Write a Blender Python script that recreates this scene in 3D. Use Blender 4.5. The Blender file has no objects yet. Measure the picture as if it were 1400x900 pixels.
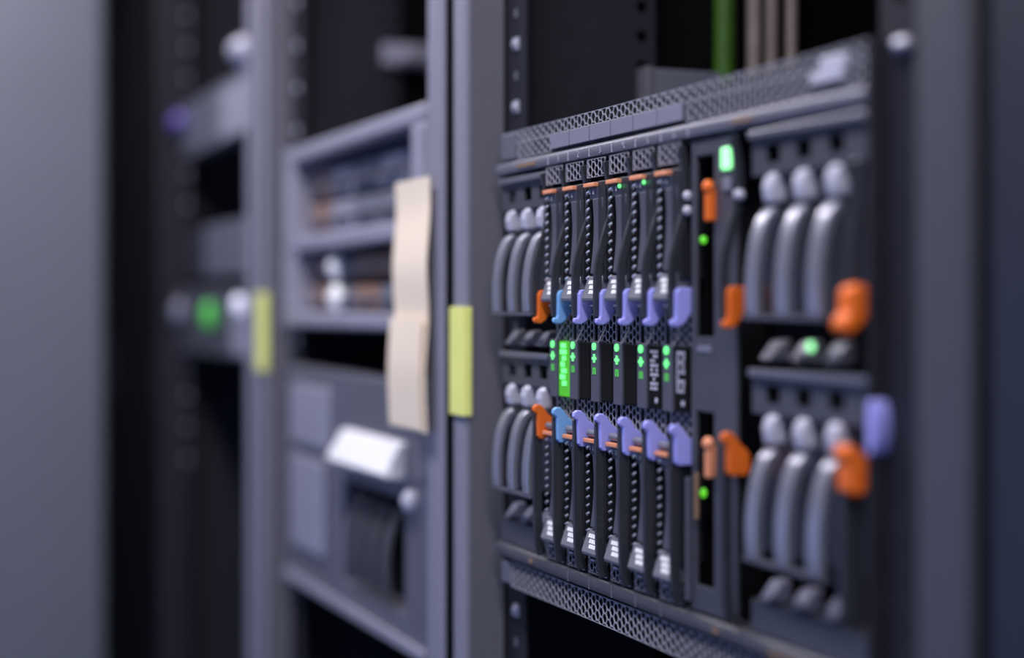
import bpy, bmesh, math, random
from mathutils import Vector
random.seed(7)
R = math.radians
sc = bpy.context.scene
COL = sc.collection

# ------------------------------------------------------------------ camera, world, lights, exposure
cd = bpy.data.cameras.new('camera')
cam = bpy.data.objects.new('camera', cd); COL.objects.link(cam)
cam.location = (1.0347, -0.4222, 1.2)
cam.rotation_euler = (R(90), 0, math.atan2(0.92414, 0.38205))
cd.sensor_width = 36; cd.lens = 55.98; cd.shift_y = -33/1400
cd.clip_start = 0.01; cd.clip_end = 50
cd.dof.use_dof = True; cd.dof.focus_distance = 0.968; cd.dof.aperture_fstop = 1.95
sc.camera = cam

w = bpy.data.worlds.new('world'); sc.world = w; w.use_nodes = True
bg = w.node_tree.nodes['Background']
bg.inputs[0].default_value = (0.30, 0.40, 0.85, 1); bg.inputs[1].default_value = 0.30

def area(name, loc, rot, sx, sy, power, color):
    l = bpy.data.lights.new(name, 'AREA'); l.shape = 'RECTANGLE'; l.size = sx; l.size_y = sy
    l.energy = power; l.color = color
    o = bpy.data.objects.new(name, l); COL.objects.link(o); o.location = loc; o.rotation_euler = rot
    return o
area('aisle_lamp', (-0.15, -0.42, 2.06), (0, 0, 0), 4.4, 0.16, 44, (0.97, 0.93, 0.97))
area('far_aisle_lamp', (-0.4, -1.35, 2.235), (0, 0, 0), 4.6, 0.16, 3, (0.85, 0.9, 1.0))
area('blue_fill_light', (-0.6, -2.15, 0.80), (R(90), 0, 0), 4.6, 0.9, 15, (0.33, 0.47, 1.0))  # added blue fill for the lower fronts, not a real wall lamp
area('end_fill_light', (2.95, -1.00, 1.35), (0, R(90), 0), 1.5, 1.6, 5.5, (0.50, 0.66, 1.0))  # added fill that brightens right-facing sides, not a fixture of the room

sc.view_settings.view_transform = 'Standard'; sc.view_settings.look = 'None'
sc.view_settings.gamma = 1; sc.view_settings.use_curve_mapping = False
sc.view_settings.exposure = 0.12
sc.cycles.use_denoising = True

# ------------------------------------------------------------------ materials
def pm(name, col, rough=0.45, metal=0.0, noise=0.12, scale=60, bump=0.0, emit=None, es=0.0, coat=0.0, stretch=None):
    m = bpy.data.materials.new(name); m.use_nodes = True
    nt = m.node_tree; b = nt.nodes['Principled BSDF']
    b.inputs['Roughness'].default_value = rough; b.inputs['Metallic'].default_value = metal
    if coat: b.inputs['Coat Weight'].default_value = coat; b.inputs['Coat Roughness'].default_value = 0.15
    tc = nt.nodes.new('ShaderNodeTexCoord'); mp = nt.nodes.new('ShaderNodeMapping')
    nt.links.new(tc.outputs['Object'], mp.inputs[0])
    if stretch: mp.inputs['Scale'].default_value = stretch
    n = nt.nodes.new('ShaderNodeTexNoise'); n.inputs['Scale'].default_value = scale; n.inputs['Detail'].default_value = 4
    nt.links.new(mp.outputs[0], n.inputs['Vector'])
    r = nt.nodes.new('ShaderNodeValToRGB')
    r.color_ramp.elements[0].position = 0.3; r.color_ramp.elements[1].position = 0.7
    r.color_ramp.elements[0].color = tuple(c*(1-noise) for c in col)+(1,)
    r.color_ramp.elements[1].color = tuple(min(1, c*(1+noise)) for c in col)+(1,)
    nt.links.new(n.outputs['Fac'], r.inputs[0]); nt.links.new(r.outputs[0], b.inputs['Base Color'])
    if bump:
        bp = nt.nodes.new('ShaderNodeBump'); bp.inputs['Strength'].default_value = bump; bp.inputs['Distance'].default_value = 0.0004
        nt.links.new(n.outputs['Fac'], bp.inputs['Height']); nt.links.new(bp.outputs[0], b.inputs['Normal'])
    if name in ('matte_black', 'dark_rack_steel'): b.inputs['Specular IOR Level'].default_value = 0.12
    if emit:
        b.inputs['Emission Color'].default_value = emit+(1,); b.inputs['Emission Strength'].default_value = es
    return m
M = dict(
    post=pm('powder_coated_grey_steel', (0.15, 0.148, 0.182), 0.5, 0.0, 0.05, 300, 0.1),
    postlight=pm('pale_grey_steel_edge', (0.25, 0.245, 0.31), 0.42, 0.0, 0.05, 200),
    navy=pm('shade_darkened_navy_post', (0.012, 0.015, 0.028), 0.5),  # navy tone paints the weak light on the neighbour's post
    postdim=pm('shade_darkened_post_steel', (0.062, 0.062, 0.078), 0.5, 0.0, 0.05, 200),  # post steel darkened to paint the dimmer light at the right end
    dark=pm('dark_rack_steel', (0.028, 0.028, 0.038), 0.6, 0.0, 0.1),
    black=pm('matte_black', (0.004, 0.004, 0.005), 0.8),
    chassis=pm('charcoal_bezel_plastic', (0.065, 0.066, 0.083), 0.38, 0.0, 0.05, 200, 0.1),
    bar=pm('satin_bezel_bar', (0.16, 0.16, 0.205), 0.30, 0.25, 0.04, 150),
    mesh=pm('grille_grey_metal', (0.36, 0.36, 0.42), 0.32, 0.2, 0.05),
    tab=pm('blank_label_tab_grey', (0.20, 0.20, 0.27), 0.5, 0.0, 0.04),
    blade=pm('blade_black_plastic', (0.022, 0.022, 0.030), 0.35, 0.0, 0.08),
    lever=pm('lever_dark_grey_plastic', (0.085, 0.086, 0.115), 0.35, 0.0, 0.05),
    fin=pm('latch_charcoal_plastic', (0.035, 0.037, 0.048), 0.30, 0.0, 0.05),
    gasket=pm('spring_steel', (0.85, 0.83, 0.80), 0.28, 0.5, 0.1),
    silver=pm('silver_grey_plastic', (0.26, 0.26, 0.31), 0.32, 0.3, 0.04),
    white=pm('white_print', (0.95, 0.95, 0.97), 0.35, 0.0, 0.02),
    louver=pm('louver_grey_plastic', (0.31, 0.315, 0.385), 0.33, 0.5, 0.04, 100, coat=0.3),
    cap=pm('pale_cap_plastic', (0.52, 0.52, 0.63), 0.35, 0.0, 0.04),
    orange=pm('orange_touch_plastic', (0.90, 0.17, 0.015), 0.42, 0.0, 0.04),
    salmon=pm('terracotta_touch_plastic', (0.85, 0.33, 0.17), 0.4, 0.0, 0.04),
    violet=pm('violet_blue_touch_plastic', (0.40, 0.41, 1.0), 0.4, 0.0, 0.03),
    sky=pm('sky_blue_touch_plastic', (0.22, 0.48, 0.90), 0.4, 0.0, 0.03),
    led=pm('green_led', (0.1, 0.8, 0.2), 0.3, emit=(0.16, 0.95, 0.24), es=1.15),
    ledhot=pm('bright_green_led', (0.3, 0.9, 0.4), 0.3, emit=(0.30, 1.0, 0.36), es=1.5),
    leddim=pm('dim_green_led', (0.1, 0.5, 0.1), 0.3, emit=(0.08, 0.55, 0.06), es=0.35),
    slotled=pm('olive_green_led', (0.1, 0.4, 0.05), 0.3, emit=(0.14, 0.75, 0.03), es=0.8),
    disp=pm('green_lit_display', (0.05, 0.3, 0.02), 0.3, emit=(0.09, 0.60, 0.012), es=0.5),
    yellow=pm('yellow_green_tag', (0.93, 0.97, 0.27), 0.5, 0.0, 0.04),
    paper=pm('cream_paper', (0.95, 0.80, 0.62), 0.8, 0.0, 0.05, 12),
    zinc=pm('pale_zinc_sheet', (0.40, 0.395, 0.49), 0.38, 0.3, 0.06, 40),
    zincdark=pm('dark_grey_sheet', (0.16, 0.17, 0.22), 0.5, 0.0, 0.06, 40),  # darker grey for some carriers and the bracket box
    brown=pm('brown_module_plastic', (0.30, 0.17, 0.13), 0.5),
    nut=pm('cage_nut_zinc', (0.6, 0.6, 0.7), 0.35, 0.5),
    door=pm('blue_grey_door_paint', (0.175, 0.190, 0.235), 0.5, 0.0, 0.03, 5),
    greencable=pm('green_cable_jacket', (0.04, 0.12, 0.008), 0.5),
    tancable=pm('beige_cable_jacket', (0.26, 0.21, 0.19), 0.5),
    purple=pm('purple_plastic', (0.12, 0.08, 0.40), 0.4),
    amber=pm('amber_mark', (0.26, 0.16, 0.09), 0.5),
    floor=pm('blue_grey_floor_tile', (0.05, 0.07, 0.15), 0.4, 0.0, 0.08, 3),
    wall=pm('pale_wall_paint', (0.16, 0.19, 0.30), 0.8, 0.0, 0.03, 4),
    lamp=pm('lamp_housing_white', (0.8, 0.8, 0.8), 0.5),
)

# ------------------------------------------------------------------ geometry helpers
class MB:
    def __init__(s): s.v = []; s.f = []
    def _add(s, vs, fs):
        n = len(s.v); s.v += vs; s.f += [tuple(i+n for i in f) for f in fs]; return s
    def box(s, x0, x1, y0, y1, z0, z1):
        return s._add([(x0,y0,z0),(x1,y0,z0),(x1,y1,z0),(x0,y1,z0),(x0,y0,z1),(x1,y0,z1),(x1,y1,z1),(x0,y1,z1)],
                      [(0,3,2,1),(4,5,6,7),(0,1,5,4),(1,2,6,5),(2,3,7,6),(3,0,4,7)])
    def px(s, prof, x0, x1):                 # profile of (y,z) extruded along x
        n = len(prof)
        return s._add([(x0,y,z) for y,z in prof]+[(x1,y,z) for y,z in prof],
                      [tuple(range(n)), tuple(range(2*n-1, n-1, -1))]+[(i,(i+1)%n,(i+1)%n+n,i+n) for i in range(n)])
    def py(s, prof, y0, y1):                 # profile of (x,z) extruded along y
        n = len(prof)
        return s._add([(x,y0,z) for x,z in prof]+[(x,y1,z) for x,z in prof],
                      [tuple(range(n)), tuple(range(2*n-1, n-1, -1))]+[(i,(i+1)%n,(i+1)%n+n,i+n) for i in range(n)])
    def ribbon(s, pts, th, x0, x1, n=1):      # thick curved strip, pts (y,z), thickness th behind it
        prof = list(pts)
        back = []
        for i, (y, z) in enumerate(pts):
            a = pts[max(0, i-1)]; b = pts[min(len(pts)-1, i+1)]
            dy, dz = b[0]-a[0], b[1]-a[1]; l = math.hypot(dy, dz)
            ny, nz = (-dz/l, dy/l)
            if ny < 0: ny, nz = -ny, -nz
            back.append((y+ny*th, z+nz*th))
        m = len(pts); vs = []
        for x in (x0, x1):
            vs += [(x,y,z) for y,z in prof]+[(x,y,z) for y,z in back]
        fs = []
        for i in range(m-1):
            fs += [(i,i+1,2*m+i+1,2*m+i),(m+i,3*m+i,3*m+i+1,m+i+1),(i,m+i,m+i+1,i+1),(2*m+i,2*m+i+1,3*m+i+1,3*m+i)]
        fs += [(0,2*m,3*m,m),(m-1,2*m-1,4*m-1,3*m-1)]
        return s._add(vs, fs)
    def tube(s, pts, r, n=10):
        vs = []; fs = []; P = [Vector(p) for p in pts]
        for i, p in enumerate(P):
            d = (P[min(i+1, len(P)-1)]-P[max(i-1, 0)]).normalized()
            a = d.orthogonal().normalized() if i == 0 else (a-d*a.dot(d)).normalized()
            b = d.cross(a)
            for k in range(n):
                t = 2*math.pi*k/n; vs.append(tuple(p+a*math.cos(t)*r+b*math.sin(t)*r))
        for i in range(len(P)-1):
            for k in range(n):
                fs.append((i*n+k, i*n+(k+1)%n, (i+1)*n+(k+1)%n, (i+1)*n+k))
        fs += [tuple(range(n-1,-1,-1)), tuple(range((len(P)-1)*n, len(P)*n))]
        return s._add(vs, fs)
    def disc(s, x, z, r, y0, y1, n=18, rz=None):
        rz = rz or r
        return s.py([(x+r*math.cos(2*math.pi*i/n), z+rz*math.sin(2*math.pi*i/n)) for i in range(n)], y0, y1)
    def dome(s, x, y, z, r, ry, rz, n=14, m=6):   # ellipsoid
        vs = []; fs = []
        for j in range(m+1):
            t = math.pi*j/m
            for i in range(n):
                p = 2*math.pi*i/n
                vs.append((x+r*math.sin(t)*math.cos(p), y+ry*math.cos(t), z+rz*math.sin(t)*math.sin(p)))
        for j in range(m):
            for i in range(n): fs.append((j*n+i, j*n+(i+1)%n, (j+1)*n+(i+1)%n, (j+1)*n+i))
        return s._add(vs, fs)
    def hexgrid(s, x0, x1, z0, z1, y, th, Rr, wall):
        # flat-topped hexagonal holes in a thin plate: each cell is a ring with inner walls
        dx = 1.5*Rr; dz = math.sqrt(3)*Rr; nx = int((x1-x0)/dx)+2; nz = int((z1-z0)/dz)+2
        ri = Rr-wall/math.sqrt(3)*1.0
        cl = lambda a, lo, hi: min(max(a, lo), hi)
        for i in range(nx):
            cx = x0+i*dx
            for j in range(-1, nz):
                cz = z0+(j+0.5*(i % 2))*dz+dz*0.3
                O = [(cl(cx+Rr*math.cos(k*math.pi/3), x0, x1), cl(cz+Rr*math.sin(k*math.pi/3), z0, z1)) for k in range(6)]
                if max(p[1] for p in O)-min(p[1] for p in O) < 1e-6 or max(p[0] for p in O)-min(p[0] for p in O) < 1e-6: continue
                h = wall/2
                I = [(cl(cx+ri*math.cos(k*math.pi/3), x0+h, x1-h), cl(cz+ri*math.sin(k*math.pi/3), z0+h, z1-h)) for k in range(6)]
                vs = [(a, y, b) for a, b in O]+[(a, y, b) for a, b in I]+[(a, y+th, b) for a, b in O]+[(a, y+th, b) for a, b in I]
                fs = []
                for k in range(6):
                    q = (k+1) % 6
                    fs += [(k, q, 6+q, 6+k), (12+q, 12+k, 18+k, 18+q), (6+k, 6+q, 18+q, 18+k)]
                s._add(vs, fs)
        return s
    def build(s, name, mat, parent=None, bevel=0, seg=2, smooth=False, recalc=True):
        o0 = ORI.get(parent.name, (0,0,0)) if parent else (0,0,0)
        me = bpy.data.meshes.new(name)
        me.from_pydata([(a-o0[0], b-o0[1], c-o0[2]) for a,b,c in s.v], [], s.f)
        bm = bmesh.new(); bm.from_mesh(me)
        if recalc: bmesh.ops.recalc_face_normals(bm, faces=bm.faces)
        if smooth:
            for f in bm.faces: f.smooth = True
            for e in bm.edges:
                if len(e.link_faces) == 2 and e.calc_face_angle(0) > R(38): e.smooth = False
        bm.to_mesh(me); bm.free()
        me.materials.append(mat)
        o = bpy.data.objects.new(name, me); COL.objects.link(o)
        if parent:
            o.parent = parent; ORI[o.name] = o0
        if bevel:
            b = o.modifiers.new('bevel', 'BEVEL'); b.width = bevel; b.segments = seg; b.limit_method = 'ANGLE'; b.angle_limit = R(50)
        return o
ORI = {}
def thing(name, label, cat, loc=(0,0,0), group=None):
    o = bpy.data.objects.new(name, None); COL.objects.link(o); o.location = loc; o.empty_display_size = 0.02
    ORI[o.name] = loc; tag(o, label, cat, group); return o
def tag(o, label, cat, group=None):
    o['label'] = label; o['category'] = cat
    if group: o['group'] = group
    return o
def solo(mb, name, mat, label, cat, group=None, **k):
    return tag(mb.build(name, mat, None, **k), label, cat, group)
def struct(mb, name, mat, **k):
    o = mb.build(name, mat, None, **k); o['kind'] = 'structure'; return o
def copy_tree(o, parent=None, over=None):
    c = o.copy(); COL.objects.link(c)
    if parent: c.parent = parent
    for ch in list(o.children): copy_tree(ch, c)
    return c
def smoothpath(pts, n=6):                     # Catmull-Rom through 2-D points
    out = []
    P = [pts[0]]+list(pts)+[pts[-1]]
    for i in range(1, len(P)-2):
        for k in range(n):
            t = k/n; a, b, c, d = P[i-1], P[i], P[i+1], P[i+2]
            out.append(tuple(0.5*((2*b[j])+(-a[j]+c[j])*t+(2*a[j]-5*b[j]+4*c[j]-d[j])*t*t+(-a[j]+3*b[j]-3*c[j]+d[j])*t**3) for j in range(len(b))))
    out.append(tuple(pts[-1])); return out

# ------------------------------------------------------------------ room
struct(MB().box(-6, 3, -2.2, 1.6, -0.05, 0), 'floor', M['floor'])
struct(MB().box(-6, 3, -2.2, 1.6, 2.3, 2.35), 'ceiling', M['wall'])
struct(MB().box(-6, 3, 1.6, 1.65, 0, 2.3), 'wall_back', M['wall'])
struct(MB().box(-6.05, -6, -2.2, 1.6, 0, 2.3), 'wall_left', M['wall'])
struct(MB().box(3, 3.05, -2.2, 1.6, 0, 2.3), 'wall_right', M['wall'])
struct(MB().box(-6, 3, -2.25, -2.2, 0, 2.3), 'wall_front', M['wall'])
lampobj = MB().box(-2.4, 2.1, -0.54, -0.30, 2.075, 2.3).build('trim_1', M['lamp']); lampobj['kind'] = 'structure'
lampobj = MB().box(-2.8, 2.0, -1.47, -1.23, 2.25, 2.3).build('trim_2', M['lamp']); lampobj['kind'] = 'structure'

# ------------------------------------------------------------------ racks
U = 0.04445
def rack(i, label, leftmat='post', leftedge='postlight', rightmat='postlight'):
    o = -0.6*i; t = thing('server_rack', label, 'server rack', (o+0.24, 0.3, 0), 'open server racks in a row')
    # left post: a pale folded front edge and a grey inward return
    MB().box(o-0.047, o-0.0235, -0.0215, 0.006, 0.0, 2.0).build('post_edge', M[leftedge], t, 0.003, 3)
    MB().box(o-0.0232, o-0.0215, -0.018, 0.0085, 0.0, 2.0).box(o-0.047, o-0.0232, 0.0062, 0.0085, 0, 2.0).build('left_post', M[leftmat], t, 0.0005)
    MB().box(o+0.493, o+0.530, -0.0215, 0.012, 0.0, 2.0).build('right_post', M[rightmat], t, 0.007, 4)
    MB().box(o+0.5302, o+0.5330, -0.0185, 0.012, 0.0, 2.0).build('gap_shade_strip', M['black'], t)  # black strip added to paint the shade in the gap between racks
    # mounting rails
    for a, b, hx in ((o-0.0235, o+0.0125, o-0.0030), (o+0.4275, o+0.4985, o+0.4430)):
        rail = MB()
        zs = sorted([1.3843+U*k for k in range(-9, 6)])
        prev = 0.0
        for z in zs:
            rail.box(a, b, 0.0105, 0.0125, prev, z-0.0045)
            rail.box(a, hx-0.0045, 0.0105, 0.0125, z-0.0045, z+0.0045).box(hx+0.0045, b, 0.0105, 0.0125, z-0.0045, z+0.0045)
            prev = z+0.0045
        rail.box(a, b, 0.0105, 0.0125, prev, 2.0)
        rail.build('mounting_rail', M['dark'], t)
    for z in zs:
        n = MB().box(o-0.0070, o+0.0010, 0.0092, 0.0120, z-0.0045, z+0.0045).disc(o-0.0030, z, 0.0028, 0.0072, 0.0095, 12)
        n.build('cage_nut', M['nut'], t, 0.0004)
        MB().box(o-0.0058, o-0.0012, 0.0098, 0.0112, z-0.0255, z-0.0195).build('rail_mark', M['post'], t)
    # side channel behind the rail, rear strip with slots
    MB().box(o-0.0245, o-0.0225, 0.0125, 0.108, 0, 2.0).build('side_channel', M['dark'], t)
    rs = MB(); prev = 0
    for k in range(60):
        z = 1.0+k*0.0222
        rs.box(o-0.0235, o-0.0215, 0.108, 0.130, prev, z-0.004)
        rs.box(o-0.0235, o-0.0215, 0.108, 0.115, z-0.004, z+0.004).box(o-0.0235, o-0.0215, 0.123, 0.130, z-0.004, z+0.004)
        prev = z+0.004
    rs.box(o-0.0235, o-0.0215, 0.108, 0.130, prev, 2.0).build('inner_upright', M['dark'], t)
    MB().box(o-0.047, o-0.044, 0.0085, 0.98, 0.05, 2.0).build('side_panel', M['black'], t)
    MB().box(o+0.527, o+0.530, 0.012, 0.98, 0.05, 2.0).build('side_panel', M['black'], t)
    MB().box(o-0.044, o+0.527, 0.97, 0.98, 0.05, 2.0).build('rear_door', M['black'], t)
    MB().box(o-0.047, o+0.530, 0.0, 0.98, 2.0, 2.02).build('top_cover', M['dark'], t)
    MB().box(o-0.047, o+0.530, 0.013, 0.98, 0.0, 0.05).build('plinth', M['dark'], t)
    return t
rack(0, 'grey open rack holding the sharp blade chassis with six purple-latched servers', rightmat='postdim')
rack(1, 'open rack left of the blade chassis, cream paper strip at its right post')
rack(2, 'farthest blurred open rack, just right of the black gap', leftmat='dark', leftedge='dark')  # left post and edge set darker than on the other racks

# neighbour on the right: only its near post is in the frame
t = thing('server_rack', 'right-edge rack post, its shade painted navy, beyond the pale upright of the blade rack', 'server rack', (0.84, 0.3, 0), 'open server racks in a row')
MB().box(0.5360, 0.62, -0.018, 0.03, 0, 2.0).build('left_post', M['navy'], t, 0.004, 3)
MB().box(0.540, 0.544, 0.03, 0.98, 0, 2.0).build('side_panel', M['black'], t)

# closed black cabinets beyond the gap
for q, lb in enumerate(('black closed cabinet just beyond the farthest open rack', 'second black closed cabinet beyond the farthest open rack', 'last black closed cabinet at the far end')):
    a = -1.89-0.61*q
    t = thing('closed_cabinet', lb+', seen in the dark gap', 'cabinet', (a+0.3, 0.5, 0), 'black closed cabinets')
    MB().box(a, a+0.6, 0.13, 0.98, 0, 2.0).build('body', M['black'], t, 0.004)
    MB().box(a+0.01, a+0.59, 0.108, 0.13, 0.03, 1.98).build('door', M['black'], t, 0.003)
    MB().box(a+0.555, a+0.565, 0.094, 0.108, 1.0, 1.12).build('handle', M['dark'], t, 0.002)

# open door
t = thing('open_rack_door', 'smooth blue-grey steel door standing open at the far left', 'rack door', (-1.34, -0.55, 0))
MB().box(-1.362, -1.332, -0.95, -0.083, 0.02, 2.0).build('door_leaf', M['door'], t, 0.012, 4)
MB().tube([(-1.352, -0.078, 0.3), (-1.352, -0.078, 0.42)], 0.007).tube([(-1.352, -0.078, 1.78), (-1.352, -0.078, 1.90)], 0.007).box(-1.36, -1.345, -0.08, 0.100, 0.34, 0.38).box(-1.36, -1.345, -0.08, 0.100, 1.82, 1.86).build('hinge', M['dark'], t)

# ------------------------------------------------------------------ blade chassis (7U)
ZB, ZT = 1.006, 1.319
ch = thing('blade_chassis', 'wide charcoal blade chassis with honeycomb grilles above and below', 'server chassis', (0.22, 0.0, ZB))
MB().box(0.014, 0.426, 0.045, 0.62, ZB+0.002, ZT-0.002).box(0.0, 0.44, 0.034, 0.045, ZB, ZT).build('body', M['black'], ch)
MB().hexgrid(0.004, 0.440, 1.3105, ZT, -0.0035, 0.0007, 0.0034, 0.0008).hexgrid(0.032, 0.088, 1.2995, 1.3105, -0.0035, 0.0007, 0.0034, 0.0008).hexgrid(0.270, 0.440, 1.2995, 1.3105, -0.0035, 0.0007, 0.0034, 0.0008).build('top_grille', M['mesh'], ch, recalc=False)
MB().hexgrid(0.020, 0.440, ZB, 1.0235, -0.0035, 0.0007, 0.0034, 0.0008).build('bottom_grille', M['mesh'], ch, recalc=False)
MB().box(0.0, 0.44, 0.010, 0.034, 1.2985, ZT).build('top_backing', M['black'], ch)
MB().box(0.0, 0.44, 0.010, 0.034, ZB, 1.024).build('bottom_backing', M['black'], ch)
MB().box(0.005, 0.0295, -0.005, 0.0095, 1.2995, ZT-0.001).build('corner_block', M['bar'], ch, 0.0015)
MB().box(0.005, 0.0190, -0.005, 0.0095, ZB+0.001, 1.023).build('corner_block', M['bar'], ch, 0.0015)
for k in range(6):
    MB().box(0.0905+k*0.0297, 0.0905+k*0.0297+0.0285, -0.0050, -0.0030, 1.3008, 1.3104).build('blank_label_tab', M['tab'], ch, 0.0003)
MB().box(0.088, 0.270, -0.0028, -0.0010, 1.2995, 1.3108).build('tab_holder', M['dark'], ch)
# rounded bars above and below the bays
def barprof(z0, z1):
    return [(-0.002, z0), (-0.0062, z0+0.001), (-0.0068, z0+0.003), (-0.0066, z1-0.0022), (-0.0056, z1-0.0008), (-0.0040, z1-0.0001), (0.010, z1), (0.010, z0)]
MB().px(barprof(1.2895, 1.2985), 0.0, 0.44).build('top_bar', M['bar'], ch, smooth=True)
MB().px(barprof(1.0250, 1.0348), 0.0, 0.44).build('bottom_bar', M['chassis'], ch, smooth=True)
MB().box(0.040, 0.070, -0.0072, -0.0064, 1.2926, 1.2948).box(0.325, 0.345, -0.0072, -0.0064, 1.2926, 1.2948).box(0.060, 0.066, -0.0072, -0.0064, 1.0285, 1.0315).box(0.305, 0.311, -0.0072, -0.0064, 1.0285, 1.0315).box(0.360, 0.420, -0.0072, -0.0064, 1.0282, 1.0300).build('amber_mark', M['amber'], ch)
MB().box(0.0, 0.44, -0.001, 0.010, 1.0236, 1.0252).build('seam', M['black'], ch)
# bay numbers and ticks printed on the top bar
T0, P = 0.087, 0.0312
SEG = {'1': [(1,0,1,2)], '2': [(0,2,1,2),(1,1,1,2),(0,1,1,1),(0,0,0,1),(0,0,1,0)], '3': [(0,2,1,2),(0,1,1,1),(0,0,1,0),(1,0,1,2)],
       '4': [(0,1,0,2),(0,1,1,1),(1,0,1,2)], '5': [(0,2,1,2),(0,1,0,2),(0,1,1,1),(1,0,1,1),(0,0,1,0)], '6': [(0,2,1,2),(0,0,0,2),(0,1,1,1),(1,0,1,1),(0,0,1,0)]}
def glyph(mb, ch_, x, z, wd, ht, y0, y1, st):
    for a, b, c, d in SEG[ch_]:
        mb.box(x+min(a,c)*wd-st/2, x+max(a,c)*wd+st/2, y0, y1, z+min(b,d)*ht/2-st/2, z+max(b,d)*ht/2+st/2)
for k in range(6):
    mb = MB(); glyph(mb, str(k+1), T0+(k+0.5)*P+0.003, 1.2918, 0.0017, 0.0034, -0.00705, -0.0064, 0.00045)
    mb.build('bay_number', M['cap'], ch)
for k in range(7): MB().box(T0+k*P+0.0036, T0+k*P+0.0041, -0.0070, -0.0064, 1.2908, 1.2962).build('bay_tick', M['cap'], ch)
for k in range(5): MB().box(T0+(k+1)*P+0.0036, T0+(k+1)*P+0.0040, -0.0071, -0.0064, 1.0262, 1.0336).build('bay_tick', M['tab'], ch)
# flange to the right with its screws, blue thumb latch
MB().box(0.4405, 0.4640, 0.0035, 0.0103, ZB, ZT).box(0.4405, 0.4430, -0.006, 0.0035, ZB, ZT).build('right_flange', M['dark'], ch, 0.0006)
for z in (1.3140,): MB().dome(0.4560, 0.002, z, 0.0060, 0.0045, 0.0040).build('screw', M['nut'], ch, smooth=True)
MB().py([(0.4425+0.0042*math.cos(a)*(1 if math.cos(a) > 0 else 0.35), 1.1455+0.0125*math.sin(a)) for a in [2*math.pi*i/24 for i in range(24)]], -0.0065, 0.003).build('thumb_latch', M['violet'], ch, 0.0015, smooth=True)
MB().box(0.395, 0.4215, -0.0060, -0.0036, 1.3035, 1.3085).box(0.403, 0.4235, -0.0062, -0.0036, 1.3085, 1.3150).build('emblem_highlight', M['cap'], ch, 0.0006)  # pale blocks paint in the highlight on this corner

# ------------------------------------------------------------------ latch shapes shared by blades and side modules
def fin_upper(mb, x0, x1):
    front = smoothpath([(-0.0090, 1.2855), (-0.0060, 1.2700), (-0.0060, 1.2540), (-0.0100, 1.2400), (-0.0140, 1.2240), (-0.0148, 1.2050), (-0.0144, 1.1925)], 5)
    return mb.ribbon(front, 0.0052, x0, x1)
def fin_lower(mb, x0, x1):
    return mb.ribbon(smoothpath([(-0.0140, 1.1290), (-0.0138, 1.0800), (-0.0130, 1.0500), (-0.0105, 1.0365)], 4), 0.0062, x0, x1)
def hook_upper(mb, x0, x1):
    # plate set just right of the fin with a foot kicking forward at its lower end
    mb.px([(-0.0118, 1.2065), (-0.0105, 1.2090), (-0.0085, 1.2095), (0.000, 1.2090), (0.001, 1.2020), (-0.0030, 1.1950), (-0.0065, 1.1900), (-0.0100, 1.1880), (-0.0136, 1.1882), (-0.0148, 1.1895), (-0.0148, 1.1915), (-0.0136, 1.1920), (-0.0126, 1.1915), (-0.0119, 1.1935)], x0, x1)
    return mb
def hook_lower(mb, x0, x1):
    mb.px([(-0.0120, 1.1150), (-0.0105, 1.1130), (-0.0010, 1.1130), (0.001, 1.1160), (0.001, 1.1230), (-0.0010, 1.1260), (-0.0050, 1.1292), (-0.0075, 1.1330), (-0.0100, 1.1352), (-0.0130, 1.1354), (-0.0150, 1.1340), (-0.0155, 1.1315), (-0.0140, 1.1300), (-0.0125, 1.1295)], x0, x1)
    return mb
def hooks(parent, x, mat, up=True, low=True, wide=0.0034):
    if up: hook_upper(MB(), x-wide, x+0.0002).build('release_hook', mat, parent, 0.0007, 2)
    if low: hook_lower(MB(), x-wide, x+0.0002).build('release_hook', mat, parent, 0.0007, 2)

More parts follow.
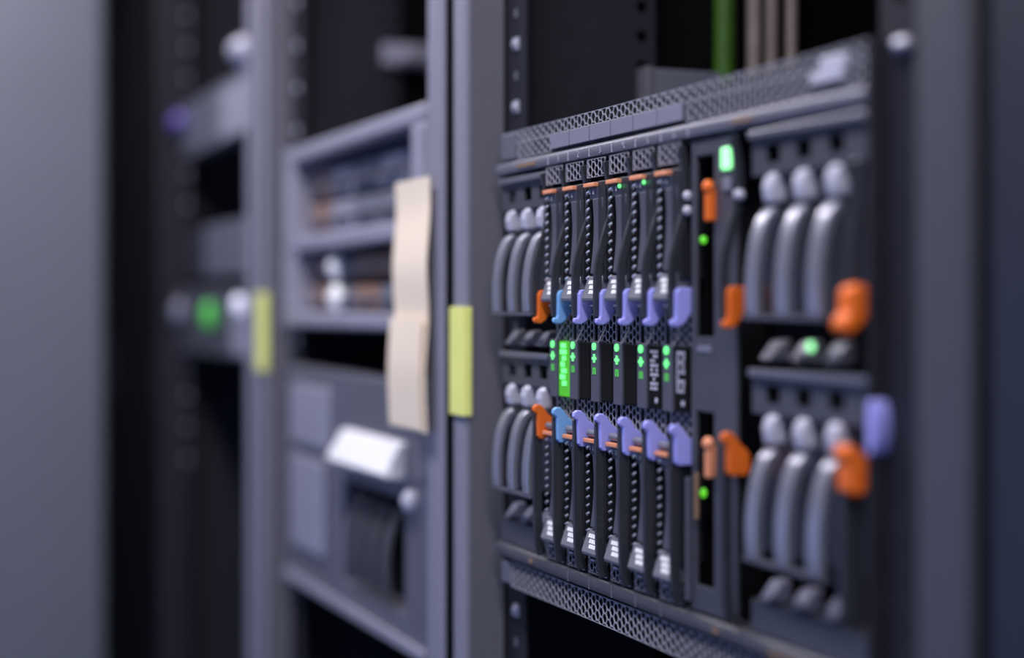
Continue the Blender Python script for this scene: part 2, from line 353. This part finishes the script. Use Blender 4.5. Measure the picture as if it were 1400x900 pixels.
# ------------------------------------------------------------------ six blade servers
def led_cross(mb, x, z, r, y):
    mb.box(x-r, x+r, y-0.0006, y, z-r*0.3, z+r*0.3); mb.box(x-r*0.3, x+r*0.3, y-0.00062, y, z-r, z+r); return mb
def blade(k, label, hookmat, upled, lowled, cover):
    x0 = T0+k*P; W = P
    t = thing('blade_server', label, 'blade server', (x0+W/2, 0.0, 1.0360), 'blade servers in the chassis')
    MB().box(x0+0.0003, x0+W-0.0003, 0.0080, 0.0330, 1.0360, 1.2890).build('body', M['black'], t)
    MB().hexgrid(x0+0.0010, x0+0.0262, 1.2775, 1.2888, -0.0070, 0.0007, 0.0030, 0.0007).build('top_grille', M['mesh'], t, recalc=False)
    MB().hexgrid(x0+0.0010, x0+0.0270, 1.1250, 1.1990, 0.0005, 0.0007, 0.0030, 0.0007).build('middle_grille', M['mesh'], t, recalc=False)
    MB().hexgrid(x0+0.0010, x0+0.0265, 1.0362, 1.0470, -0.0060, 0.0007, 0.0030, 0.0007).build('bottom_grille', M['mesh'], t, recalc=False)
    for up in (True, False):
        zt = 1.2745 if up else 1.1190; zb = 1.2160 if up else 1.0620
        # orange touch bar on a dark ledge with small label plate
        MB().box(x0+0.0012, x0+0.0165, -0.0098, -0.0060, zt-0.0030, zt-0.0004).build('touch_bar', M['salmon'], t, 0.0005)
        MB().box(x0+0.0010, x0+0.0265, -0.0065, 0.0080, zt-0.0006, zt+0.0004).box(x0+0.0170, x0+0.0268, -0.0070, 0.0080, zt-0.060, zt).build('carrier_frame', M['blade'], t, 0.0004)
        MB().px([(-0.0074, zt-0.0032), (-0.0062, zt-0.0105), (0.006, zt-0.0105), (0.006, zt-0.0032)], x0+0.0040, x0+0.0168).build('face_plate', M['lever'], t, 0.0004)
        MB().box(x0+0.0062, x0+0.0070, -0.0078, -0.0070, zt-0.0072, zt-0.0045).box(x0+0.0108, x0+0.0116, -0.0078, -0.0070, zt-0.0074, zt-0.0047).build('printed_mark', M['cap'], t)
        if not up:
            MB().tube([(x0+0.004, -0.0068, zt+0.0030), (x0+0.020, -0.0068, zt+0.0030)], 0.0022, 10).build('pivot_bar', M['silver'], t, smooth=True)
        # spring finger gasket: many little bent tongues
        g = MB(); n = 11
        for q in range(n):
            z = zt-0.0060-q*(zt-0.0060-(zb-0.002))/(n-0.5)
            F = [(0.0008,-0.0072,-0.0012), (0.0030,-0.0088,-0.0002), (0.0056,-0.0080,0.0014), (0.0056,-0.0078,0.0002), (0.0034,-0.0083,-0.0013), (0.0012,-0.0070,-0.0020)]
            g._add([(x0+a, b, z+c) for a, b, c in F]+[(x0+a, b+0.0007, z+c) for a, b, c in F],
                   [tuple(range(6)), tuple(range(11, 5, -1))]+[(i, (i+1) % 6, (i+1) % 6+6, i+6) for i in range(6)])
        g.build('spring_gasket', M['gasket'], t)
        # long curved lever arm, open slot and thin rail beside it
        arm = smoothpath([(-0.0070, zt-0.0100), (-0.0062, zt-0.0250), (-0.0068, zt-0.0400), (-0.0085, zb+0.0030)], 5)
        MB().ribbon(arm, 0.0030, x0+0.0085, x0+0.0168).build('lever_arm', M['lever'], t, 0.0007, smooth=False)
        MB().ribbon([(y-0.0004, z) for y, z in arm], 0.0030, x0+0.0222, x0+0.0240).build('slot_rail', M['lever'], t, 0.0004)
        # silver block with three rows of white print on its sloping face
        b = MB().px([(-0.0072, zb+0.0015), (-0.0112, zb-0.0100), (-0.0118, zb-0.0120), (-0.0112, zb-0.0142), (0.004, zb-0.0142), (0.004, zb+0.0015)], x0+0.0030, x0+0.0240)
        b = b.build('label_block', M['silver'], t, 0.0008)
        pr = MB()
        for row, (cnt, off) in enumerate(((5, 0.0), (4, 0.0030), (3, 0.0045))):
            zc = zb-0.0022-row*0.0030; yc = -0.0072-(zb+0.0015-zc)*0.004/0.0115
            for q in range(cnt):
                xa = x0+0.0074+off+q*0.0031
                pr._add([(xa, yc-0.0003-0.0004, zc-0.0011), (xa+0.0026, yc-0.0007, zc-0.0011), (xa+0.0026, yc+0.0001, zc+0.0011), (xa, yc+0.0001, zc+0.0011),
                         (xa, yc+0.0006, zc-0.0011), (xa+0.0026, yc+0.0006, zc-0.0011), (xa+0.0026, yc+0.0012, zc+0.0011), (xa, yc+0.0012, zc+0.0011)],
                        [(0,1,2,3),(7,6,5,4),(0,4,5,1),(1,5,6,2),(2,6,7,3),(3,7,4,0)])
        pr.build('printed_label', M['white'], b)
        MB().box(x0+0.0060, x0+0.0220, -0.0070, 0.004, zb-0.0190, zb-0.0160).build('block_shelf', M['fin'], t, 0.0004)
        MB().box(x0+0.0120, x0+0.0170, -0.0098, -0.0070, zb-0.0170, zb-0.0158).build('shelf_lip', M['cap'], t, 0.0003)
        if (upled if up else lowled):
            MB().dome(x0+0.0172, -0.0082, zt-0.0050, 0.0011, 0.0010, 0.0013, 12, 5).build('activity_light', M['led'], t, smooth=True)
    fin_upper(MB(), x0+W-0.0058, x0+W-0.0034).build('latch_lever', M['fin'], t, 0.0006)
    fin_lower(MB(), x0+W-0.0058, x0+W-0.0034).build('latch_lever', M['fin'], t, 0.0006)
    hooks(t, x0+W, hookmat)
    MB().tube([(x0+W-0.005, -0.006, 1.1865), (x0+W-0.006, -0.0110, 1.1772)], 0.0005, 6).build('latch_rod', M['silver'], t)
    # status panel: narrow lit bezel
    sp = MB().box(x0+0.0005, x0+0.0118, -0.0042, 0.0070, 1.1405, 1.1780).build('status_panel', M['lever'], t, 0.0006)
    MB().disc(x0+0.0060, 1.1746, 0.0023, -0.0050, -0.0040, 16, 0.0023).build('round_light', M['led'], sp)
    led_cross(MB(), x0+0.0060, 1.1673, 0.0026, -0.0042).build('cross_light', M['led'], sp)
    MB().box(x0+0.0040, x0+0.0052, -0.0046, -0.0040, 1.1575, 1.1615).box(x0+0.0068, x0+0.0080, -0.0046, -0.0040, 1.1575, 1.1615).box(x0+0.0040, x0+0.0080, -0.0046, -0.0040, 1.1605, 1.1617).build('bracket_light', M['leddim'], sp)
    cp = MB().box(x0+0.0135, x0+0.0290, -0.0034, 0.0070, 1.1415, 1.1768).build('cover_panel', M['disp'] if cover == 'lit' else M['black'], t, 0.0006)
    if cover == 'lit':
        g = MB()
        for q, (a, b_) in enumerate(((0.004,0.011),(0.003,0.012),(0.006,0.011),(0.004,0.009),(0.005,0.012),(0.003,0.010),(0.006,0.012))):
            z = 1.1740-q*0.0040; g.box(x0+0.0135+a, x0+0.0135+b_, -0.0040, -0.0034, z-0.0015, z+0.0015)
        g.build('lit_text', M['led'], cp)
    if cover == 'text':
        g = MB(); rr = random.Random(k)
        for q in range(9):
            z = 1.1735-q*0.0026
            for c in range(3):
                if rr.random() < 0.85:
                    xa = x0+0.0165+c*0.0032; g.box(xa, xa+0.0016+0.0010*rr.random(), -0.0038, -0.0034, z-0.0009, z+0.0009)
        g.disc(x0+0.0235, 1.1460, 0.0016, -0.0038, -0.0034, 12)
        g.build('printed_text', M['cap'], cp)
    return t
names = [('leftmost blade server, sky blue release hooks and bright green lit panel', 'sky', 0, 0, 'lit'),
         ('second blade server from the left, violet hooks, just right of the bright green panel', 'violet', 0, 0, 'plain'),
         ('third blade server from the left, violet hooks, under bay number 3', 'violet', 0, 0, 'plain'),
         ('fourth blade server from the left, blank cover, small green light under its orange bar', 'violet', 1, 1, 'plain'),
         ('fifth blade server, largest green light under its orange bar and pale text on its cover', 'violet', 1, 1, 'text'),
         ('rightmost blade server, wide violet hook plates fully visible beside the media column', 'violet', 0, 0, 'text')]
for k, (lb, hm, a, b, c) in enumerate(names): blade(k, lb, M[hm], a, b, c)

# ------------------------------------------------------------------ louvered side modules (upper and lower, left and right)
def louver_module(x0, x1, centers, dz, label, leverxs=(), light=None, own=None):
    z = 1.275+dz
    t = thing('louvered_module', label, 'power module', ((x0+x1)/2, 0, z-0.105), 'louvered modules either side of the blades')
    MB().box(x0, x1, 0.012, 0.033, z-0.103, z+0.0135).build('body', M['black'], t)
    # head panel with square openings
    pn = MB(); zh0, zh1 = z-0.0045, z+0.0045
    xs = [x0]
    for c in centers: xs += [c-0.0065, c+0.0065]
    xs.append(x1)
    for a, b in zip(xs[0::2], xs[1::2]): pn.box(a, b, -0.002, 0.0, zh0, zh1)
    pn.box(x0, x1, -0.002, 0.0, zh1, z+0.0125).box(x0, x1, -0.002, 0.0, z-0.0100, zh0)
    pn.build('head_panel', M['chassis'], t)
    MB().box(x0, x1, -0.0052, 0.002, z+0.0080, z+0.0125).build('head_ledge', M['bar'], t, 0.001)
    MB().box(x0, x1, 0.004, 0.012, z-0.080, z-0.0100).build('recess_back', M['fin'], t)
    for c in centers:
        MB().px([(-0.0015, z-0.0095), (-0.0050, z-0.0120), (-0.0062, z-0.0170), (-0.0050, z-0.0245), (0.004, z-0.0245), (0.004, z-0.0095)], c-0.0045, c+0.0045).build('louver_cap', M['cap'], t, 0.002, 3)
        path = smoothpath([(-0.0030, z-0.0262), (-0.0080, z-0.0310), (-0.0125, z-0.0420), (-0.0150, z-0.0570), (-0.0155, z-0.0700), (-0.0150, z-0.0800)], 5)
        MB().ribbon(path, 0.0045, c-0.0048, c+0.0048).build('louver', M['louver'], t, 0.0018, 3)
        MB().px([(-0.0010, z-0.103), (-0.0050, z-0.1020), (0.0020, z-0.0930), (0.008, z-0.0920), (0.008, z-0.103)], c-0.0085, c+0.0020).build('ramp', M['silver'] if dz == 0 else M['tab'], t, 0.001)
    MB().box(centers[0]-0.008, centers[-1]+0.008, -0.0148, -0.0100, z-0.0825, z-0.0800).build('louver_foot', M['lever'], t, 0.0006)
    for lx in leverxs:
        if dz == 0: fin_upper(MB(), lx-0.0058, lx-0.0034).build('latch_lever', M['fin'], t, 0.0006); hooks(t, lx, M['orange'], True, False, 0.0034)
        else: fin_lower(MB(), lx-0.0058, lx-0.0034).build('latch_lever', M['fin'], t, 0.0006); hooks(t, lx, M['orange'], False, True, 0.0034)
    if light: MB().dome(light[0], -0.010, light[1], 0.0021, 0.0015, 0.0023).build('status_light', M['ledhot'], t, smooth=True)
    return t
LC = (0.019, 0.046, 0.072); RC = (0.3560, 0.3835, 0.4110)
louver_module(0.0005, 0.0835, LC, 0, 'upper louvered module left of the blade servers, beside the grey rack post', (0.0870,))
louver_module(0.0005, 0.0835, LC, -0.1195, 'lower louvered module left of the blade servers, beside the grey rack post', (0.0870,))
louver_module(0.3365, 0.4395, RC, 0, 'upper right louvered module with brightly lit curved bars', (0.3300,), (0.4020, 1.1805))
louver_module(0.3365, 0.4395, RC, -0.1195, 'lower right louvered module with orange tabs above dark curved bars', (0.3300,))
for a, b in ((0.0, 0.0835), (0.3365, 0.44)):
    MB().box(a, b, -0.003, 0.033, 1.0350, 1.0515).build('lower_ledge', M['chassis'], ch, 0.001)

# outermost orange levers beside the right flange
def side_lever(up, label):
    t = thing('ejector_lever', label, 'lever', (0.437, 0, 1.18 if up else 1.04), 'orange ejector levers by the right flange')
    x = 0.4372
    if up:
        MB().px([(-0.0040, 1.2660), (-0.0060, 1.2400), (-0.0085, 1.2200), (-0.0100, 1.1960), (-0.003, 1.1960), (0.000, 1.2660)], x-0.0100, x-0.0060).build('arm', M['fin'], t, 0.0008)
        MB().px([(-0.0125, 1.2070), (-0.0085, 1.2095), (-0.0010, 1.2080), (0.000, 1.2000), (-0.0040, 1.1930), (-0.0120, 1.1860), (-0.0165, 1.1890), (-0.0160, 1.1940), (-0.0130, 1.1960)], x-0.0100, x+0.0010).build('orange_tab', M['orange'], t, 0.002, 3)
    else:
        MB().px([(-0.0125, 1.1220), (-0.0120, 1.0600), (-0.0080, 1.0540), (0.000, 1.0540), (0.000, 1.1220)], x-0.0100, x-0.0060).build('arm', M['fin'], t, 0.0008)
        MB().px([(-0.0130, 1.1160), (-0.0080, 1.1140), (-0.0010, 1.1170), (0.000, 1.1270), (-0.0040, 1.1320), (-0.0100, 1.1370), (-0.0140, 1.1375), (-0.0155, 1.1330), (-0.0135, 1.1290)], x-0.0100, x+0.0010).build('orange_tab', M['orange'], t, 0.002, 3)
side_lever(True, 'orange-tipped lever at the right flange, beside the upper louvers')
side_lever(False, 'orange-tipped lever at the right flange, beside the lower louvers')

# ------------------------------------------------------------------ media column between blades and right modules
t = thing('media_module', 'tall charcoal media column with two black slots and orange tabs', 'media module', (0.305, 0, 1.036))
fr = MB()
X = (0.2765, 0.2815, 0.3010, 0.3240)
for a, b in ((X[0], X[1]), (X[2], X[3])): fr.box(a, b, -0.0040, -0.0015, 1.0360, 1.2885)
for a, b in ((1.0360, 1.0500), (1.1430, 1.1830), (1.2795, 1.2885)): fr.box(X[1], X[2], -0.0040, -0.0015, a, b)
fr.build('frame', M['chassis'], t, 0.0006)
MB().box(0.2765, 0.3240, 0.013, 0.033, 1.036, 1.2885).build('body', M['black'], t)
MB().box(0.2750, 0.2785, -0.0075, -0.0035, 1.0400, 1.1070).build('slot_trim', M['lever'], t, 0.0008)
MB().box(0.2835, 0.2860, -0.0062, -0.0040, 1.0850, 1.1100).build('side_tab', M['amber'], t, 0.0006)
for z0 in (1.2440, 1.1090):
    MB().box(0.2985, 0.3030, -0.0085, -0.0030, z0, z0+0.0170).dome(0.3007, -0.0072, z0+0.0180, 0.0038, 0.0030, 0.0038).build('orange_tab', M['orange'] if z0 > 1.2 else M['salmon'], t, 0.0008)
for z0, h in ((1.2350, 0.005), (1.0990, 0.006)):
    MB().dome(0.2838, -0.0005, z0, 0.0012, 0.0020, h*0.45).build('slot_light', M['slotled'], t, smooth=True)
MB().box(0.3115, 0.3205, -0.0062, -0.0040, 1.2700, 1.2815).build('square_light', M['ledhot'], t, 0.0012)
MB().box(0.3125, 0.3200, -0.0055, -0.0040, 1.2590, 1.2660).build('dim_window', M['tab'], t, 0.0006)
MB().box(0.2840, 0.2990, -0.0046, -0.0040, 1.1750, 1.1785).build('pale_caption', M['tab'], t)
for z in (1.2590, 1.2510): MB().dome(0.2735, -0.0045, z, 0.0024, 0.0026, 0.0030).build('contact_stud', M['cap'], t, smooth=True)
MB().dome(0.3290, -0.0050, 1.2560, 0.0030, 0.0030, 0.0030).build('pivot_knob', M['cap'], t, smooth=True)

# ------------------------------------------------------------------ yellow tags on the posts
def ytag(o, z0, z1, label):
    prof = [(o-0.0485, -0.0235), (o-0.0480, 0.0), (o-0.0472, 0.0), (o-0.0472, -0.0220), (o-0.0225, -0.0222), (o-0.0212, -0.0205), (o-0.0212, -0.0170), (o-0.0195, -0.0170), (o-0.0200, -0.0215), (o-0.0220, -0.0240)]
    n = len(prof); ht = []
    mb = MB(); vs = [(x, y, z0) for x, y in prof]+[(x, y, z1) for x, y in prof]
    mb._add(vs, [(i, (i+1) % n, (i+1) % n+n, i+n) for i in range(n)]+[tuple(range(n)), tuple(range(2*n-1, n-1, -1))])
    solo(mb, 'yellow_tag', M['yellow'], label, 'tag', 'yellow tags on the rack posts', bevel=0.0006)
ytag(0.0, 1.1210, 1.1985, 'bright yellow-green tag on the post just left of the blade chassis')
ytag(-0.6, 1.1300, 1.2130, 'blurred yellow tag on the farther post, beside the white and green lights')

# ------------------------------------------------------------------ cables hanging inside the blade rack
solo(MB().tube([(-0.012, 0.182, 2.0), (-0.011, 0.184, 1.6), (-0.012, 0.183, 1.3), (-0.012, 0.182, 1.0)], 0.0085, 12), 'cable_bundle', M['greencable'], 'blurred green cable hanging in the dark rack above the chassis', 'cable', smooth=True)
for q, (x, y, r) in enumerate(((-0.010, 0.207, 0.006), (-0.012, 0.223, 0.006), (-0.010, 0.240, 0.005))):
    lb = ['beige cable hanging directly right of the green cable', 'middle beige cable above the chassis, between its two neighbours', 'beige cable farthest right of the green cable'][q]
    solo(MB().tube([(x, y, 2.0), (x, y+0.002, 1.6), (x+0.001, y, 1.3), (x, y, 1.0)], r, 12), 'power_cable', M['tancable'], lb, 'cable', 'beige cables beside the green one', smooth=True)
# tray on the rear upright
t = thing('cable_tray', 'dim grey bracket box behind the top of the blade chassis', 'bracket', (-0.01, 0.16, 1.325))
MB().box(-0.021, -0.006, 0.118, 0.185, 1.3260, 1.3740).build('body', M['zincdark'], t, 0.002)
MB().box(-0.0205, -0.0045, 0.114, 0.120, 1.3260, 1.3750).build('front_lip', M['post'], t, 0.001)

# ------------------------------------------------------------------ second rack: drive enclosure, server and paper
o = -0.6
t = thing('drive_enclosure', 'pale grey two-row drive enclosure in the rack left of the blades', 'storage enclosure', (o+0.22, 0, 1.178))
MB().box(o+0.014, o+0.426, 0.05, 0.60, 1.180, 1.359).build('body', M['dark'], t)
f = MB().box(o+0.0, o+0.443, -0.006, 0.05, 1.3460, 1.3610).box(o+0.0, o+0.443, -0.006, 0.05, 1.2540, 1.2700).box(o+0.0, o+0.443, -0.006, 0.05, 1.1780, 1.1930)
f.box(o+0.0, o+0.040, -0.006, 0.05, 1.1930, 1.2540).box(o+0.0, o+0.032, -0.006, 0.05, 1.2700, 1.3460).box(o+0.412, o+0.443, -0.006, 0.05, 1.1930, 1.2540).box(o+0.412, o+0.443, -0.006, 0.05, 1.2700, 1.3460)
f.build('frame', M['zinc'], t, 0.003)
def carrier(x0, x1, z0, z1, y, mat, label, knob=None):
    c = thing('drive_carrier', label, 'drive carrier', ((x0+x1)/2, y, z0), 'carriers in the pale enclosure')
    MB().box(x0, x1, y, 0.048, z0, z1).build('body', M[mat], c, 0.002)
    MB().box(x0+0.004, x1-0.004, y-0.006, y, z0+(z1-z0)*0.30, z0+(z1-z0)*0.52).build('handle', M['lever' if mat != 'lever' else 'zinc'], c, 0.0015)
    if knob: MB().dome((x0+x1)/2, y-0.004, (z0+z1)/2, 0.015, 0.009, 0.0135).build('round_cap', M['white'], c, smooth=True)
row = [(0.050, 0.110), (0.116, 0.190), (0.196, 0.270), (0.276, 0.345), (0.350, 0.405)]
UL = [['brown', 'zinc', 'zincdark', 'zinc', 'zincdark'], ['brown', 'zinc', 'zincdark', 'zincdark', 'zinc']]
LL = [['brown', 'zincdark', 'brown', 'brown', 'zincdark'], ['brown', 'zincdark', 'brown', 'zincdark', 'zincdark']]
cname = ['leftmost', 'second', 'middle', 'fourth', 'rightmost']
for ri, (za, zb_) in enumerate(((1.3060, 1.3330), (1.2720, 1.3000))):
    for ci, (a, b) in enumerate(row):
        carrier(o+a, o+b, za, zb_, 0.012, UL[ri][ci], '%s drive carrier in the %s row of the upper bay of the pale enclosure' % (cname[ci], ('top', 'bottom')[ri]))
for ri, (za, zb_) in enumerate(((1.2260, 1.2460), (1.1950, 1.2180))):
    for ci, (a, b) in enumerate(row):
        carrier(o+a, o+b, za, zb_, 0.012, LL[ri][ci], '%s drive carrier in the %s row of the lower bay of the pale enclosure' % (cname[ci], ('top', 'bottom')[ri]), knob=(ci == 1))

t = thing('grey_server', 'large grey server below the pale enclosure, with a bright white front handle', 'server', (o+0.22, 0, 0.916))
MB().box(o+0.014, o+0.426, 0.03, 0.60, 0.918, 1.135).build('body', M['dark'], t)
GX0, GX1, GZ0, GZ1 = o+0.205, o+0.385, 0.945, 1.038
f = MB().box(o, GX0, -0.002, 0.03, 0.916, 1.137).box(GX1, o+0.443, -0.002, 0.03, 0.916, 1.137).box(GX0, GX1, -0.002, 0.03, 0.916, GZ0).box(GX0, GX1, -0.002, 0.03, GZ1, 1.137)
f.build('front_panel', M['bar'], t, 0.003)
MB().box(o+0.030, o+0.170, -0.006, -0.002, 1.060, 1.120).build('raised_panel', M['zinc'], t, 0.002)
MB().box(o+0.030, o+0.150, -0.006, -0.002, 0.955, 1.048).build('raised_panel', M['zinc'], t, 0.002)
MB().px([(-0.004, 1.0560), (-0.020, 1.0570), (-0.023, 1.0600), (-0.008, 1.0860), (-0.002, 1.0870), (-0.002, 1.0560)], o+0.222, o+0.392).build('white_handle', M['white'], t, 0.006, 4)
MB().box(GX0, GX1, 0.018, 0.03, GZ0, GZ1).build('recess_back', M['black'], t)
for q in range(4):
    cx = o+0.250+q*0.034
    path = smoothpath([(0.010, 1.030), (0.0, 1.022), (-0.008, 1.000), (-0.010, 0.975), (-0.008, 0.955)], 5)
    MB().ribbon(path, 0.005, cx-0.010, cx+0.008).build('louver', M['chassis'], t, 0.002)
MB().dome(o+0.408, -0.004, 1.040, 0.010, 0.008, 0.010).build('round_button', M['cap'], t, smooth=True)
MB().box(o, o+0.443, -0.006, -0.002, 0.916, 0.925).build('bottom_lip', M['zinc'], t, 0.001)

pp = MB(); path = smoothpath([(-0.0270, 1.2960), (-0.0262, 1.2700), (-0.0290, 1.2300), (-0.0275, 1.1900), (-0.0300, 1.1500), (-0.0285, 1.1040)], 6)
pp.ribbon(path, 0.0008, -0.163, -0.084)
solo(pp, 'paper_strip', M['paper'], 'tall cream paper strip hanging in front of the pale enclosure', 'paper sheet')

pq = MB(); pq.ribbon(smoothpath([(-0.0300, 1.1900), (-0.0322, 1.1500), (-0.0308, 1.1060)], 6), 0.0008, -0.166, -0.090)
solo(pq, 'paper_sheet', M['paper'], 'shorter cream sheet overlapping the lower half of the tall paper strip', 'paper sheet')

# dim bright bracket above the enclosure
t = thing('wall_bracket', 'blurred pale bracket on the dark rack wall above the pale enclosure', 'bracket', (-0.62, 0.135, 1.47))
MB().box(-0.6225, -0.6100, 0.1080, 0.1660, 1.4600, 1.4850).build('plate', M['zinc'], t, 0.003)
MB().box(-0.6120, -0.6000, 0.1260, 0.1480, 1.4640, 1.4800).build('clamp', M['zinc'], t, 0.003)

# ------------------------------------------------------------------ third rack, strongly blurred
o = -1.2
t = thing('tape_unit', 'blurred grey unit near the top of the farthest rack, with a purple knob', 'storage unit', (o+0.22, 0, 1.40))
MB().box(o+0.014, o+0.426, 0.02, 0.5, 1.402, 1.472).build('body', M['dark'], t)
MB().box(o+0.040, o+0.443, -0.004, 0.02, 1.400, 1.474).build('front_panel', M['bar'], t, 0.003)
MB().box(o+0.300, o+0.440, -0.008, -0.004, 1.400, 1.462).build('side_panel', M['zinc'], t, 0.003)
MB().dome(o+0.030, -0.008, 1.452, 0.026, 0.012, 0.014).build('round_knob', M['purple'], t, smooth=True)
solo(MB().dome(o+0.402, 0.000, 1.4960, 0.032, 0.020, 0.0170).box(o+0.380, o+0.420, -0.002, 0.03, 1.4742, 1.4900), 'plug_cap', M['cap'], 'bright pinkish-white plug on top of the farthest grey unit', 'plug', smooth=True)
t = thing('network_switch', 'dim grey box in the middle of the farthest rack, under the black gap', 'switch', (o+0.22, 0, 1.235))
MB().box(o+0.014, o+0.426, 0.02, 0.5, 1.237, 1.300).build('body', M['dark'], t)
MB().box(o+0.180, o+0.443, -0.004, 0.02, 1.235, 1.302).build('front_panel', M['bar'], t, 0.003)
MB().box(o+0.0, o+0.178, 0.004, 0.02, 1.235, 1.302).build('blank_panel', M['dark'], t, 0.003)
t = thing('patch_server', 'blurred server row with green and white lights beside the farther yellow tag', 'server', (o+0.22, 0, 1.135))
MB().box(o+0.014, o+0.426, 0.02, 0.5, 1.137, 1.222).build('body', M['dark'], t)
MB().box(o+0.0, o+0.443, -0.002, 0.02, 1.135, 1.224).build('front_panel', M['chassis'], t, 0.003)
MB().dome(o+0.220, -0.006, 1.187, 0.024, 0.008, 0.018).build('green_light', M['leddim'], t, smooth=True)
MB().dome(o+0.410, -0.010, 1.200, 0.015, 0.008, 0.012).build('white_light', pm('white_led', (0.8,0.8,0.9), 0.3, emit=(0.75,0.75,1.0), es=0.55), t, smooth=True)
MB().dome(o+0.030, -0.008, 1.190, 0.022, 0.008, 0.018).build('dim_light', M['zinc'], t, smooth=True)
MB().box(o+0.350, o+0.430, -0.006, -0.002, 1.140, 1.190).build('pale_panel', M['zinc'], t, 0.003)
